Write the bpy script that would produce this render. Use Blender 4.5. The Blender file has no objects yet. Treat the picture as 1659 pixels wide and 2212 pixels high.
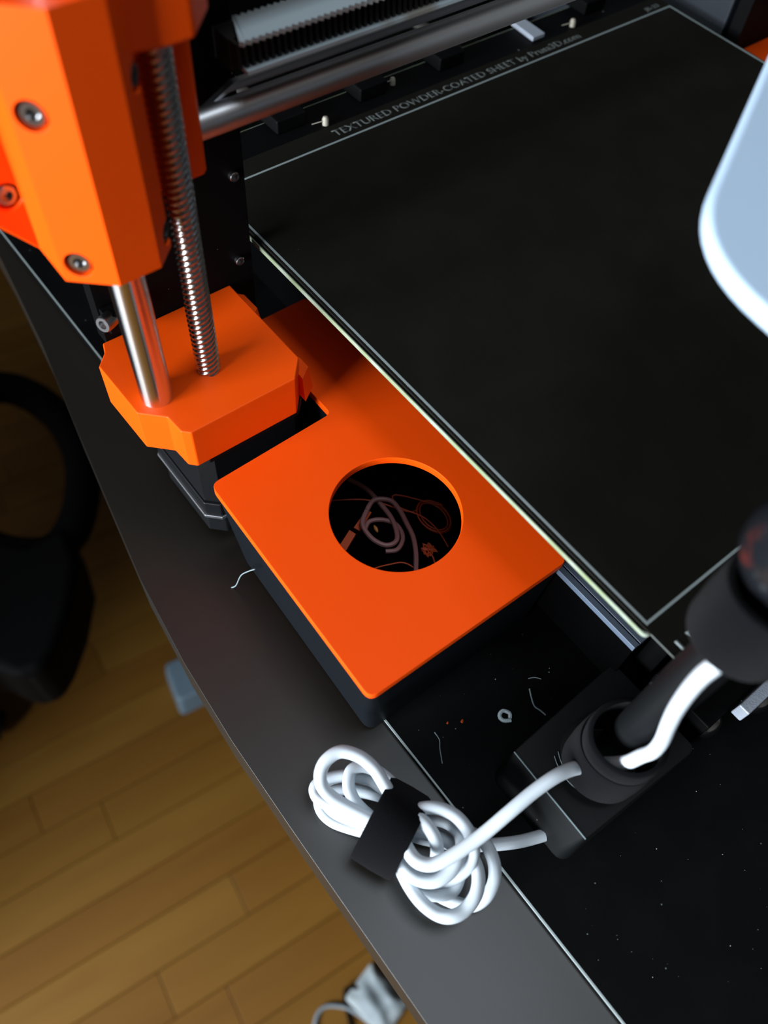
import bpy, bmesh, math, random
from mathutils import Vector, Matrix, Euler
from mathutils.geometry import tessellate_polygon
S = bpy.context.scene
COL = S.collection
random.seed(7)
H = 803.0            # height of the print surface above the floor, millimetres
# all coordinates below are millimetres: X along the printer's width, Y towards its back,
# Z measured from the print surface; V() turns them into metres above the floor
def V(x, y, z): return Vector((x * .001, y * .001, (z + H) * .001))

# ------------------------------------------------------------------ camera
cam = bpy.data.cameras.new('camera'); co = bpy.data.objects.new('camera', cam); COL.objects.link(co)
R = [[0.784433, -0.616774, 0.065224], [-0.496474, -0.687478, -0.529988], [0.371723, 0.383358, -0.845493]]
Cc = [-118.69, -19.45, 191.31]
M = Matrix(((R[0][0], -R[1][0], -R[2][0]), (R[0][1], -R[1][1], -R[2][1]), (R[0][2], -R[1][2], -R[2][2]))).to_4x4()
M.translation = V(*Cc)
co.matrix_world = M
cam.sensor_fit = 'HORIZONTAL'; cam.sensor_width = 36.0
cam.lens = 36.0 * 1765.3 / 1659.0
cam.clip_start = .005; cam.clip_end = 30
cam.dof.use_dof = True; cam.dof.focus_distance = .275; cam.dof.aperture_fstop = cam.lens / 3.3
S.camera = co

# ------------------------------------------------------------------ world, window light, exposure
w = bpy.data.worlds.new('world'); S.world = w; w.use_nodes = True
bg = w.node_tree.nodes['Background']; bg.inputs[0].default_value = (.55, .68, .9, 1); bg.inputs[1].default_value = .01
S.view_settings.view_transform = 'Standard'; S.view_settings.look = 'None'
S.view_settings.exposure = 0.38; S.view_settings.gamma = 1.0; S.view_settings.use_curve_mapping = False
def area(name, loc, target, sx, sy, power, color):
    l = bpy.data.lights.new(name, 'AREA'); l.shape = 'RECTANGLE'; l.size = sx; l.size_y = sy; l.energy = power; l.color = color
    o = bpy.data.objects.new(name, l); COL.objects.link(o); o.location = loc
    o.rotation_euler = (Vector(target) - Vector(loc)).to_track_quat('-Z', 'Y').to_euler()
    return o
# daylight entering through the window in the left wall
area('window_daylight', (-1.69, .06, 1.03), (0.2, .06, .98), .95, .8, 92, (.88, .94, 1.0))
# area light added under the closed ceiling for the desktop's pale reflection
area('added_overhead_light', (.10, -.16, 2.50), (.10, -.16, 0), .5, .5, 6.5, (.80, .90, 1.0))

# ------------------------------------------------------------------ helpers
def srgb(r, g, b):
    f = lambda c: (c / 255) / 12.92 if c / 255 <= .04045 else ((c / 255 + .055) / 1.055) ** 2.4
    return (f(r), f(g), f(b), 1)
MATS = {}
def mat(name, col, rough=.5, metal=0., spec=.5, coat=0., bump=None, speck=None, var=None, sheen=0., sss=0., aniso=None):
    """procedural principled material; aniso = (amount, grinding direction)"""
    m = bpy.data.materials.new(name); m.use_nodes = True; nt = m.node_tree; b = nt.nodes['Principled BSDF']
    b.inputs['Base Color'].default_value = col if len(col) == 4 else (*col, 1)
    b.inputs['Roughness'].default_value = rough; b.inputs['Metallic'].default_value = metal
    b.inputs['Specular IOR Level'].default_value = spec
    b.inputs['Coat Weight'].default_value = coat
    b.inputs['Sheen Weight'].default_value = sheen
    tc = nt.nodes.new('ShaderNodeTexCoord')
    if aniso:
        b.inputs['Anisotropic'].default_value = aniso[0]; cx = nt.nodes.new('ShaderNodeCombineXYZ')
        for i in range(3): cx.inputs[i].default_value = aniso[1][i]
        nt.links.new(cx.outputs[0], b.inputs['Tangent'])
    last = None
    def noise(scale, detail=3, mapping=None):
        n = nt.nodes.new('ShaderNodeTexNoise'); n.inputs['Scale'].default_value = scale; n.inputs['Detail'].default_value = detail
        if mapping:
            mp = nt.nodes.new('ShaderNodeMapping'); mp.inputs['Scale'].default_value = mapping[:3]
            if len(mapping) > 3: mp.inputs['Rotation'].default_value = (0, 0, mapping[3])
            nt.links.new(tc.outputs['Object'], mp.inputs[0]); nt.links.new(mp.outputs[0], n.inputs[0])
        else: nt.links.new(tc.outputs['Object'], n.inputs[0])
        return n
    colsock = None
    if var:    # (scale, colour2, low, high, mapping)
        n = noise(var[0], 5, var[4] if len(var) > 4 else None)
        r = nt.nodes.new('ShaderNodeMapRange'); r.inputs[1].default_value = var[2]; r.inputs[2].default_value = var[3]
        nt.links.new(n.outputs[0], r.inputs[0])
        x = nt.nodes.new('ShaderNodeMix'); x.data_type = 'RGBA'; x.inputs[6].default_value = col; x.inputs[7].default_value = var[1]
        nt.links.new(r.outputs[0], x.inputs[0]); colsock = x.outputs[2]
    if speck:  # (voronoi scale, colour, radius, chance)
        v = nt.nodes.new('ShaderNodeTexVoronoi'); v.inputs['Scale'].default_value = speck[0]; nt.links.new(tc.outputs['Object'], v.inputs[0])
        lt = nt.nodes.new('ShaderNodeMath'); lt.operation = 'LESS_THAN'; lt.inputs[1].default_value = speck[2]; nt.links.new(v.outputs['Distance'], lt.inputs[0])
        sp = nt.nodes.new('ShaderNodeSeparateColor'); nt.links.new(v.outputs['Color'], sp.inputs[0])
        g = nt.nodes.new('ShaderNodeMath'); g.operation = 'LESS_THAN'; g.inputs[1].default_value = speck[3]; nt.links.new(sp.outputs[0], g.inputs[0])
        mu = nt.nodes.new('ShaderNodeMath'); mu.operation = 'MULTIPLY'; nt.links.new(lt.outputs[0], mu.inputs[0]); nt.links.new(g.outputs[0], mu.inputs[1])
        x = nt.nodes.new('ShaderNodeMix'); x.data_type = 'RGBA'; x.inputs[7].default_value = speck[1]
        nt.links.new(mu.outputs[0], x.inputs[0])
        if colsock: nt.links.new(colsock, x.inputs[6])
        else: x.inputs[6].default_value = col
        colsock = x.outputs[2]
    if colsock: nt.links.new(colsock, b.inputs['Base Color'])
    if bump:   # (scale, strength, distance mm, mapping)
        n = noise(bump[0], 4, bump[3] if len(bump) > 3 else None)
        bp = nt.nodes.new('ShaderNodeBump'); bp.inputs['Strength'].default_value = bump[1]; bp.inputs['Distance'].default_value = bump[2] * .001
        nt.links.new(n.outputs[0], bp.inputs['Height']); nt.links.new(bp.outputs[0], b.inputs['Normal'])
    MATS[name] = m
    return m
ORANGE = mat('orange_print_plastic', (.90, .080, .0012, 1), .40, spec=.22, bump=(900, .08, .1, (1, 1, 14)))
LIDO = mat('orange_textured_lid', (.92, .076, .0012, 1), .5, spec=.12, bump=(2500, .1, .08))
BLKP = mat('black_print_plastic', (.0024, .0038, .0060, 1), .5, spec=.14, bump=(700, .1, .12, (1, 1, 16)))
FRAME = mat('black_powder_coat', (.002, .002, .0023, 1), .6, spec=.07, bump=(3500, .12, .05), speck=(260, (.2, .25, .25, 1), .09, .08))
SHEET = mat('dark_textured_sheet', (.0078, .0072, .0056, 1), .8, spec=.06, bump=(4500, .35, .08), var=(60, (.0095, .009, .007, 1), .4, .7), speck=(140, (.06, .05, .045, 1), .05, .03))
PRINT = mat('pale_grey_screen_print', (.26, .31, .31, 1), .6, spec=.2)
PRINTD = mat('dull_grey_screen_print', (.10, .11, .105, 1), .7, spec=.15)
EDGE = mat('pale_green_board_edge', (.20, .25, .14, 1), .55, spec=.3, var=(150, (.26, .30, .25, 1), .4, .65))
CHROME = mat('polished_steel', (.78, .79, .80, 1), .12, metal=1)
CHROMEV = mat('ground_steel_upright', (.80, .81, .82, 1), .22, metal=1, aniso=(.95, (0, 0, 1)))
CHROMEX = mat('ground_steel_cross', (.80, .81, .82, 1), .5, metal=1, aniso=(.6, (1, 0, 0)))
STEEL = mat('threaded_steel', (.50, .47, .45, 1), .22, metal=1)
SCREW = mat('screw_steel', (.42, .42, .43, 1), .25, metal=1)
DARKH = mat('dark_socket', (.02, .018, .018, 1), .5)
MOTOR = mat('motor_black_laminate', (.004, .0045, .0055, 1), .4, spec=.3, bump=(2600, .2, .06, (.05, .05, 1)))
ALU = mat('brushed_aluminium', (.62, .64, .68, 1), .35, metal=1, bump=(2500, .1, .05))
ALUP = mat('pale_cast_aluminium', (.42, .47, .55, 1), .5, metal=.3, bump=(1800, .5, .2))
EXTR = mat('anodised_dark_grey', (.075, .10, .14, 1), .4, spec=.5)
TABLE = mat('glossy_dark_brown_laminate', (.0040, .0028, .0010, 1), .40, spec=.62, bump=(120, .05, .1, (1, .08, 1)), var=(90, (.0060, .0044, .0022, 1), .35, .7, (1, .12, 1)))
BOARD = mat('black_board', (.0016, .0017, .0020, 1), .6, spec=.06, bump=(2200, .25, .06), speck=(330, (.12, .15, .16, 1), .075, .10), var=(45, (.0035, .0035, .004, 1), .45, .75))
BEDGE = mat('pale_board_edge', (.34, .40, .40, 1), .45)
WHITEC = mat('white_cable_rubber', (.52, .58, .63, 1), .42, spec=.4, sss=.1)  # blue cast of the daylight put into the white
WHITEP = mat('white_plastic_shell', (.52, .68, .86, 1), .45, spec=.35)  # daylight's blue tint carried in the shell's base colour
VELC = mat('black_velcro', (.003, .003, .004, 1), .95, spec=.05, bump=(5000, .8, .5), sheen=.03)
RUBB = mat('matt_black_rubber', (.0035, .0042, .0048, 1), .5, spec=.2, bump=(1500, .15, .05), speck=(420, (.16, .18, .19, 1), .12, .05))
RUBE = mat('pale_grey_rubber_edge', (.10, .14, .15, 1), .5)
GLOSSB = mat('glossy_black_joint', (.008, .009, .011, 1), .16, spec=.6)
BELT = mat('pale_grey_belt', (.55, .66, .70, 1), .55, var=(22, (.36, .35, .31, 1), .48, .52, (1, .1, .1)))
BELTD = mat('dark_belt_rubber', (.006, .004, .004, 1), .6)
BEIGE = mat('beige_blob', (.33, .30, .24, 1), .5)
PURPF = mat('dusty_pink_filament', (.26, .12, .12, 1), .5)
ORAF = mat('orange_filament', (.50, .07, .012, 1), .5)
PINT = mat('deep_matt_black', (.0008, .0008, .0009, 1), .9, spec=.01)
FLOORM = []
for i, (a, b_) in enumerate([((.140, .066, .009, 1), (.112, .049, .006, 1)), ((.128, .057, .0075, 1), (.104, .043, .005, 1)), ((.152, .074, .011, 1), (.122, .056, .008, 1)), ((.134, .059, .008, 1), (.108, .046, .006, 1))]):
    FLOORM.append(mat('oak_floor_strip_%s' % 'abcd'[i], a, .5, spec=.16, var=(26, b_, .35, .7, (.15, 1, 1))))
GROUT = mat('dark_floor_joint', (.085, .040, .006, 1), .7)
WALLM = mat('plain_wall_paint', (.045, .04, .035, 1), .85, bump=(60, .1, .5))
CEILM = mat('white_ceiling_paint', (.25, .245, .235, 1), .9, bump=(60, .1, .5))
FRAMEW = mat('white_window_frame', (.75, .75, .74, 1), .5)
CHAIR = mat('black_chair_plastic', (.0015, .0015, .0017, 1), .7, spec=.06)
FOOTM = mat('blue_grey_plastic_foot', (.10, .15, .19, 1), .5)
POUCH = mat('grey_white_cloth', (.20, .24, .26, 1), .85, bump=(60, .6, 3), var=(45, (.29, .33, .34, 1), .4, .65))
PSU = mat('blue_black_metal_case', (.010, .014, .020, 1), .5)

def newobj(name, bm, m, parent=None, label=None, kind=None, bevel=0, seg=2, smooth=True, ang=35):
    me = bpy.data.meshes.new(name)
    bmesh.ops.recalc_face_normals(bm, faces=bm.faces)
    bm.to_mesh(me); bm.free()
    if m: me.materials.append(m)
    o = bpy.data.objects.new(name, me); COL.objects.link(o)
    if smooth:
        me.shade_smooth() if hasattr(me, 'shade_smooth') else None
        es = o.modifiers.new('e', 'EDGE_SPLIT'); es.split_angle = math.radians(ang)
    if bevel:
        b = o.modifiers.new('bevel', 'BEVEL'); b.width = bevel * .001; b.segments = seg; b.limit_method = 'ANGLE'; b.angle_limit = math.radians(30)
        if smooth: o.modifiers.remove(es); b.harden_normals = True
    if parent is not None:
        o.parent = parent; o.matrix_parent_inverse = Matrix.Translation(-parent.location) if parent.type == 'EMPTY' else Matrix()
    if label: o['label'] = label
    if kind: o['kind'] = kind
    return o
def thing(name, loc, label, cat, group=None):
    e = bpy.data.objects.new(name, None); COL.objects.link(e); e.location = V(*loc); e.empty_display_size = .01
    e['label'] = label; e['category'] = cat
    if group: e['group'] = group
    return e
def tag(o, label, cat, group=None):
    o['label'] = label; o['category'] = cat
    if group: o['group'] = group
    return o
def sub(o, parent):
    o.parent = parent; return o
def prism(bm, poly, z0, z1, inset=None):
    """poly in XY extruded from z0 to z1; handles concave outlines"""
    n = len(poly); top = inset or poly
    a = [bm.verts.new(V(x, y, z0)) for x, y in poly]; b = [bm.verts.new(V(x, y, z1)) for x, y in top]
    for i in range(n): bm.faces.new((a[i], a[(i + 1) % n], b[(i + 1) % n], b[i]))
    bm.faces.new(a[::-1]); bm.faces.new(b)
    return bm
def prism_axis(bm, poly, a0, a1, axis):
    """poly in the plane across the axis: 'x' -> (y,z), 'y' -> (x,z)"""
    f = (lambda p, t: V(t, p[0], p[1])) if axis == 'x' else (lambda p, t: V(p[0], t, p[1]))
    n = len(poly)
    a = [bm.verts.new(f(p, a0)) for p in poly]; b = [bm.verts.new(f(p, a1)) for p in poly]
    for i in range(n): bm.faces.new((a[i], a[(i + 1) % n], b[(i + 1) % n], b[i]))
    bm.faces.new(a[::-1]); bm.faces.new(b)
    return bm
def box(bm, x0, x1, y0, y1, z0, z1): return prism(bm, [(x0, y0), (x1, y0), (x1, y1), (x0, y1)], z0, z1)
def cyl(bm, p0, p1, r, n=32, r1=None, caps=True):
    p0 = V(*p0); p1 = V(*p1); d = (p1 - p0).normalized(); q = d.to_track_quat('Z', 'Y')
    r1 = r if r1 is None else r1; A = []; B = []
    for i in range(n):
        a = 2 * math.pi * i / n; v = q @ Vector((math.cos(a), math.sin(a), 0))
        A.append(bm.verts.new(p0 + v * r * .001)); B.append(bm.verts.new(p1 + v * r1 * .001))
    for i in range(n): bm.faces.new((A[i], A[(i + 1) % n], B[(i + 1) % n], B[i]))
    if caps: bm.faces.new(A[::-1]); bm.faces.new(B)
    return bm
def lathe(bm, p0, axis, prof, n=32):
    """profile [(distance along axis, radius)] in mm"""
    p0 = V(*p0); d = Vector(axis).normalized(); q = d.to_track_quat('Z', 'Y'); rings = []
    for t, r in prof:
        if r < 1e-6: rings.append([bm.verts.new(p0 + d * t * .001)]); continue
        rings.append([bm.verts.new(p0 + d * t * .001 + q @ Vector((math.cos(2 * math.pi * i / n), math.sin(2 * math.pi * i / n), 0)) * r * .001) for i in range(n)])
    for A, B in zip(rings, rings[1:]):
        for i in range(n):
            j = (i + 1) % n
            if len(A) == 1 and len(B) == 1: continue
            if len(A) == 1: bm.faces.new((A[0], B[i], B[j]))
            elif len(B) == 1: bm.faces.new((A[i], A[j], B[0]))
            else: bm.faces.new((A[i], A[j], B[j], B[i]))
    return bm
def smoothpath(pts, k=6, closed=False):
    out = []; n = len(pts); P = [Vector(p) for p in pts]
    rng = range(n if closed else n - 1)
    for i in rng:
        if closed: p0, p1, p2, p3 = P[(i - 1) % n], P[i], P[(i + 1) % n], P[(i + 2) % n]
        else: p0, p1, p2, p3 = P[max(i - 1, 0)], P[i], P[i + 1], P[min(i + 2, n - 1)]
        for j in range(k):
            t = j / k
            out.append(.5 * ((2 * p1) + (p2 - p0) * t + (2 * p0 - 5 * p1 + 4 * p2 - p3) * t * t + (3 * p1 - 3 * p2 + p3 - p0) * t ** 3))
    if not closed: out.append(P[-1])
    return out
def tube(bm, pts, r, n=12, closed=False, k=6, rfun=None):
    path = smoothpath(pts, k, closed); m = len(path)
    T = [((path[(i + 1) % m] if closed or i < m - 1 else path[i]) - (path[i - 1] if closed or i > 0 else path[i])).normalized() for i in range(m)]
    up = Vector((0, 0, 1)) if abs(T[0].z) < .9 else Vector((1, 0, 0)); rings = []
    nrm = (up - T[0] * up.dot(T[0])).normalized()
    for i in range(m):
        nrm = (nrm - T[i] * nrm.dot(T[i])).normalized(); bi = T[i].cross(nrm); rr = r if rfun is None else r * rfun(i / max(1, m - 1))
        rings.append([bm.verts.new(V(*(path[i] + (nrm * math.cos(2 * math.pi * j / n) + bi * math.sin(2 * math.pi * j / n)) * rr))) for j in range(n)])
    for i in range(m if closed else m - 1):
        A = rings[i]; B = rings[(i + 1) % m]
        for j in range(n): bm.faces.new((A[j], A[(j + 1) % n], B[(j + 1) % n], B[j]))
    if not closed: bm.faces.new(rings[0][::-1]); bm.faces.new(rings[-1])
    return bm
def ring_poly(cx, cy, r, n=64, a0=0): return [(cx + r * math.cos(a0 + 2 * math.pi * i / n), cy + r * math.sin(a0 + 2 * math.pi * i / n)) for i in range(n)]
def rounded(poly, r, seg=5):
    out = []; n = len(poly); rr = r if isinstance(r, (list, tuple)) else [r] * n
    for i in range(n):
        p0 = Vector(poly[i - 1]); p = Vector(poly[i]); p1 = Vector(poly[(i + 1) % n]); d0 = (p0 - p).normalized(); d1 = (p1 - p).normalized(); q = rr[i]
        if q <= 0: out.append(tuple(p)); continue
        a = p + d0 * q; b = p + d1 * q
        for k in range(seg + 1):
            t = k / seg; out.append(tuple((1 - t) ** 2 * a + 2 * t * (1 - t) * p + t * t * b))
    return out
def boolcut(o, cutters):
    for c in cutters:
        m = o.modifiers.new('cut', 'BOOLEAN'); m.operation = 'DIFFERENCE'; m.solver = 'EXACT'; m.object = c
        while o.modifiers[0] != m: o.modifiers.move(o.modifiers.find(m.name), o.modifiers.find(m.name) - 1) if hasattr(o.modifiers, 'move') else None
    dg = bpy.context.evaluated_depsgraph_get(); dg.update()
    me = bpy.data.meshes.new_from_object(o.evaluated_get(dg)); o.modifiers.clear(); old = o.data; o.data = me; me.name = old.name
    for c in cutters: bpy.data.objects.remove(c)
    return o
def holder(bm):
    me = bpy.data.meshes.new('tmp'); bmesh.ops.recalc_face_normals(bm, faces=bm.faces); bm.to_mesh(me); bm.free(); o = bpy.data.objects.new('tmp', me); COL.objects.link(o); return o
def text_mesh(name, body, x, y, z, size, m, parent, rot=0, squeeze=1.0, thick=.05, label=None):
    c = bpy.data.curves.new(name, 'FONT'); c.body = body; c.size = 1; c.offset = .018
    t = bpy.data.objects.new(name, c); COL.objects.link(t)
    dg = bpy.context.evaluated_depsgraph_get(); me = bpy.data.meshes.new_from_object(t.evaluated_get(dg)); bpy.data.objects.remove(t)
    xs = [v.co.x for v in me.vertices]; x0 = min(xs); wdt = max(xs) - x0
    bm = bmesh.new(); bm.from_mesh(me)
    f = squeeze / wdt if squeeze else size
    ext = bmesh.ops.extrude_face_region(bm, geom=list(bm.faces))
    for e in ext['geom']:
        if isinstance(e, bmesh.types.BMVert): e.co.z += thick / 1000 / 1 * 1
    for v in bm.verts:
        zz = thick if v.co.z > 1e-7 else 0
        v.co = V(x + (v.co.x - x0) * f, y + v.co.y * size, z + zz)
    return newobj(name, bm, m, parent, smooth=False, label=label)

# ------------------------------------------------------------------ room shell
def struct(o): o['kind'] = 'structure'; return o
XL, XR, YF, YB, ZT = -1700, 1900, -1900, 1500, 1720
bm = bmesh.new(); box(bm, XL, XR, YF, YB, -H - 30, -H - 6)
floor = struct(newobj('floor', bm, GROUT, smooth=False))
# strip parquet: individual boards, laid slightly turned from the printer's axis
ang = math.radians(-7.0); ca, sa = math.cos(ang), math.sin(ang)
meshes = []
for L in (260, 330, 400, 470):
    for fm in FLOORM:
        b = bmesh.new()
        def VV(x, y, z): return Vector((x * .001, y * .001, z * .001))
        W = 47.2
        lo = [b.verts.new(VV(x, y, -6)) for x, y in ((0, 0), (L - .7, 0), (L - .7, W), (0, W))]
        mi = [b.verts.new(VV(x, y, -.5)) for x, y in ((0, 0), (L - .7, 0), (L - .7, W), (0, W))]
        hi = [b.verts.new(VV(x, y, 0)) for x, y in ((.6, .6), (L - 1.3, .6), (L - 1.3, W - .6), (.6, W - .6))]
        for A, B in ((lo, mi), (mi, hi)):
            for i in range(4): b.faces.new((A[i], A[(i + 1) % 4], B[(i + 1) % 4], B[i]))
        b.faces.new(hi)
        me = bpy.data.meshes.new('floorboard'); b.to_mesh(me); b.free(); me.materials.append(fm); meshes.append((L, me))
rnd = random.Random(12); count = 0
for row in range(-12, 26):
    x = -760 - rnd.random() * 300
    while x < 520:
        L, me = rnd.choice(meshes); y = row * 48.0
        cx = x + L / 2; wx = cx * ca - (y + 24) * sa; wy = cx * sa + (y + 24) * ca
        if -520 < wx < 240 and -350 < wy < 1160 and not (wx > 120 and wy < 300):
            o = bpy.data.objects.new('floorboard', me); COL.objects.link(o)
            o.location = Vector(((x * ca - y * sa) * .001, (x * sa + y * ca) * .001, 0)); o.rotation_euler = (0, 0, ang); o.parent = floor; count += 1
        x += L
# plain wooden surface beyond the boards in view
bm = bmesh.new(); box(bm, XL, XR, YF, YB, -H - 5.9, -H - 5)
ff = newobj('floor_underlay', bm, FLOORM[1], floor, smooth=False)
bm = bmesh.new(); box(bm, XL, XR, YF, YB, ZT, ZT + 20); struct(newobj('ceiling', bm, CEILM, smooth=False))
bm = bmesh.new(); box(bm, XL, XR, YB, YB + 20, -H - 6, ZT); struct(newobj('wall_back', bm, WALLM, smooth=False))
bm = bmesh.new(); box(bm, XL, XR, YF - 20, YF, -H - 6, ZT); struct(newobj('wall_front', bm, WALLM, smooth=False))
bm = bmesh.new(); box(bm, XR, XR + 20, YF, YB, -H - 6, ZT); struct(newobj('wall_right', bm, WALLM, smooth=False))
bm = bmesh.new(); wy0, wy1, wz0, wz1 = -450, 570, -210, 670
box(bm, XL - 20, XL, YF, wy0, -H - 6, ZT); box(bm, XL - 20, XL, wy1, YB, -H - 6, ZT)
box(bm, XL - 20, XL, wy0, wy1, -H - 6, wz0); box(bm, XL - 20, XL, wy0, wy1, wz1, ZT)
struct(newobj('wall_left', bm, WALLM, smooth=False))
bm = bmesh.new()
for a in ((wy0, wy0 + 50, wz0, wz1), (wy1 - 50, wy1, wz0, wz1), (wy0, wy1, wz0, wz0 + 50), (wy0, wy1, wz1 - 50, wz1), ((wy0 + wy1) / 2 - 25, (wy0 + wy1) / 2 + 25, wz0, wz1)):
    box(bm, XL - 18, XL + 14, a[0], a[1], a[2], a[3])
struct(newobj('window_1', bm, FRAMEW, smooth=False))
bm = bmesh.new()
for a in ((-190, -150, -450, 130), (350, 390, -450, 130), (-190, 390, -450, -410), (-190, 390, 90, 130)): box(bm, a[0], a[1], a[2], a[3], ZT - 30, ZT)
struct(newobj('added_ceiling_frame', bm, FRAMEW, smooth=False))  # frame added round the overhead light; the ceiling has no opening

# ------------------------------------------------------------------ desk
TZ = -83.0
edge = [(-95, -520), (-95, -40), (-95.4, 30), (-95.2, 64), (-93.6, 97), (-89.5, 135), (-83, 172), (-75, 217), (-66.5, 262), (-57.9, 322), (-50, 400), (-42, 480), (-34, 640)]
desk = thing('desk', (-60, 0, TZ - 26), 'glossy dark brown desk with a curving left edge, under the printer and the cable coil', 'desk')
bm = bmesh.new(); prism(bm, [(820, -520)] + [(820, 640)] + edge[::-1], TZ - 24, TZ)
newobj('desktop', bm, TABLE, desk, bevel=.25, seg=1)
for lx, ly in ((60, 560), (760, 560), (60, -440), (760, -440)):
    bm = bmesh.new(); box(bm, lx - 22, lx + 22, ly - 22, ly + 22, -H, TZ - 24); newobj('leg', bm, BLKP, desk, bevel=2)
# black board on the desk, under the printer
bx = lambda y: -50.9 - .0 * y
bm = bmesh.new(); prism(bm, [(-50.2, -430), (560, -430), (560, 470), (-51.2, 470)], TZ, TZ + 3)
board = newobj('base_board', bm, BOARD, None, smooth=False)
tag(board, 'dusty matt black board lying on the desk under the printer, with a pale edge', 'board')
bm = bmesh.new()
box(bm, -50.75, -50.15, -429, 469, TZ + 2.3, TZ + 3.05)
newobj('edge_strip', bm, BEDGE, None, smooth=False).parent = board  # thin paler strip along the board's left edge
BZ = TZ + 3.0   # board top, -80

# ------------------------------------------------------------------ printer
P = thing('printer', (120, 180, BZ), 'orange and black desktop 3D printer with a dark print bed, standing on the black board', '3d printer')
def part(name, bm, m, **k): return newobj(name, bm, m, P, **k)
# upright frame plate with its opening
bm = bmesh.new(); y0, y1 = 176.5, 183.0
box(bm, -63, -6.5, y0, y1, -12, 300); box(bm, -55, -6.5, y0, y1, BZ, -12); box(bm, 262.3, 330, y0, y1, BZ, 300); box(bm, -6.5, 262.3, y0, y1, 240, 300); box(bm, -6.5, 262.3, y0, y1, BZ, -50)
part('frame', bm, FRAME, smooth=False, label='black upright frame plate')
def cap_screw(pos, axis, r=2.75, h=3., parent=P, m=SCREW, name='screw', hexr=1.35):
    bm = bmesh.new(); lathe(bm, pos, axis, [(0, 0), (0, r), (h * .85, r), (h, r * .88), (h, hexr * 1.05), (h - 1.4, hexr), (h - 1.4, 0)], 24)
    return newobj(name, bm, m, parent, ang=40)
cap_screw((-7.6 - 3, 176.5, 31), (0, -1, 0), 1.6, 1.5)
cap_screw((-11.7, 176.5, -1.1), (0, -1, 0), 1.6, 1.5)
# screw whose head points left beside the lower bracket
cap_screw((-60.5, 173.0, 1.5), (-1, -.55, .25), 2.7, 4.5)
bm = bmesh.new(); box(bm, -62.5, -57.5, 171, 176.5, -3, 4); part('screw_block', bm, FRAME, bevel=.4)
# base extrusions and cross plates
for x in (15.6, 214):
    bm = bmesh.new(); box(bm, x + 1.2, x + 30, .9, 176.4, -70, -43); box(bm, x + 12, x + 30, 183.1, 420, -70, -43)
    ex = part('frame_extrusion', bm, PINT, smooth=False, label='dark aluminium profile along the base')
    for a, b in ((x, x + 2.3), (x + 2.75, x + 6.6)):
        bm = bmesh.new(); box(bm, a, b, .7, 176.4, -43, -40.4); newobj('slot_lip', bm, EXTR, ex, bevel=.2, label='blue-grey lip of the profile slot')
bm = bmesh.new(); box(bm, 28, 240, -6.5, .7, -78, -46); part('front_plate', bm, FRAME, bevel=.5)
bm = bmesh.new(); box(bm, 60, 200, 414, 420, -78, -20); part('rear_plate', bm, FRAME, bevel=.5)
# heated bed and magnets' dark top
bm = bmesh.new(); prism(bm, rounded([(-2.4, -2.6), (252.4, -2.6), (252.4, 236), (-2.4, 236)], 2), -2.6, -.85)
bed = part('heated_bed', bm, EDGE, smooth=False, label='pale green circuit board edge')
bm = bmesh.new(); prism(bm, rounded([(-2.1, -2.4), (252, -2.4), (252, 235.6), (-2.0, 235.6)], 3), -.85, -.72)
newobj('bed_top', bm, FRAME, bed, smooth=False)
bm = bmesh.new(); box(bm, 30, 222, 30, 180, -12, -7); part('bed_carriage', bm, FRAME, bevel=1)
bm = bmesh.new()
for x in (70, 180):
    cyl(bm, (x, 3, -34), (x, 414, -34), 4, 20)
part('bed_rod', bm, CHROME)
# heat-bed fixing nibs behind the sheet
for (x, y, s) in ((57.8, 221.8, 1.0), (97.5, 229.5, .9), (196.7, 222.4, 1.0)):
    bm = bmesh.new(); lathe(bm, (x, y, -.7), (.1, .2, 1), [(0, 0), (0, 1.3 * s), (2.2 * s, 1.35 * s), (3.2 * s, .9 * s), (3.5 * s, 0)], 14)
    n = part('bed_nib', bm, BEIGE)
    bm = bmesh.new(); tube(bm, [(x, y, 1.4), (x - 2, y + .4, 1.2), (x - 5.5, y + 1.6, .6)], .16, 6); newobj('loose_thread', bm, BEIGE, n)
bm = bmesh.new(); prism(bm, [(171.5, 222.5), (179, 222.5), (179.5, 238), (172.5, 238)], -.7, 1.4); part('bed_clip', bm, ALUP, bevel=.5, label='pale metal clip behind the sheet')
for x in (38, 78, 120, 208):
    bm = bmesh.new(); box(bm, x, x + 14, 226, 240, -.7, 5); part('bed_stop', bm, FRAME, bevel=.8)

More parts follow.
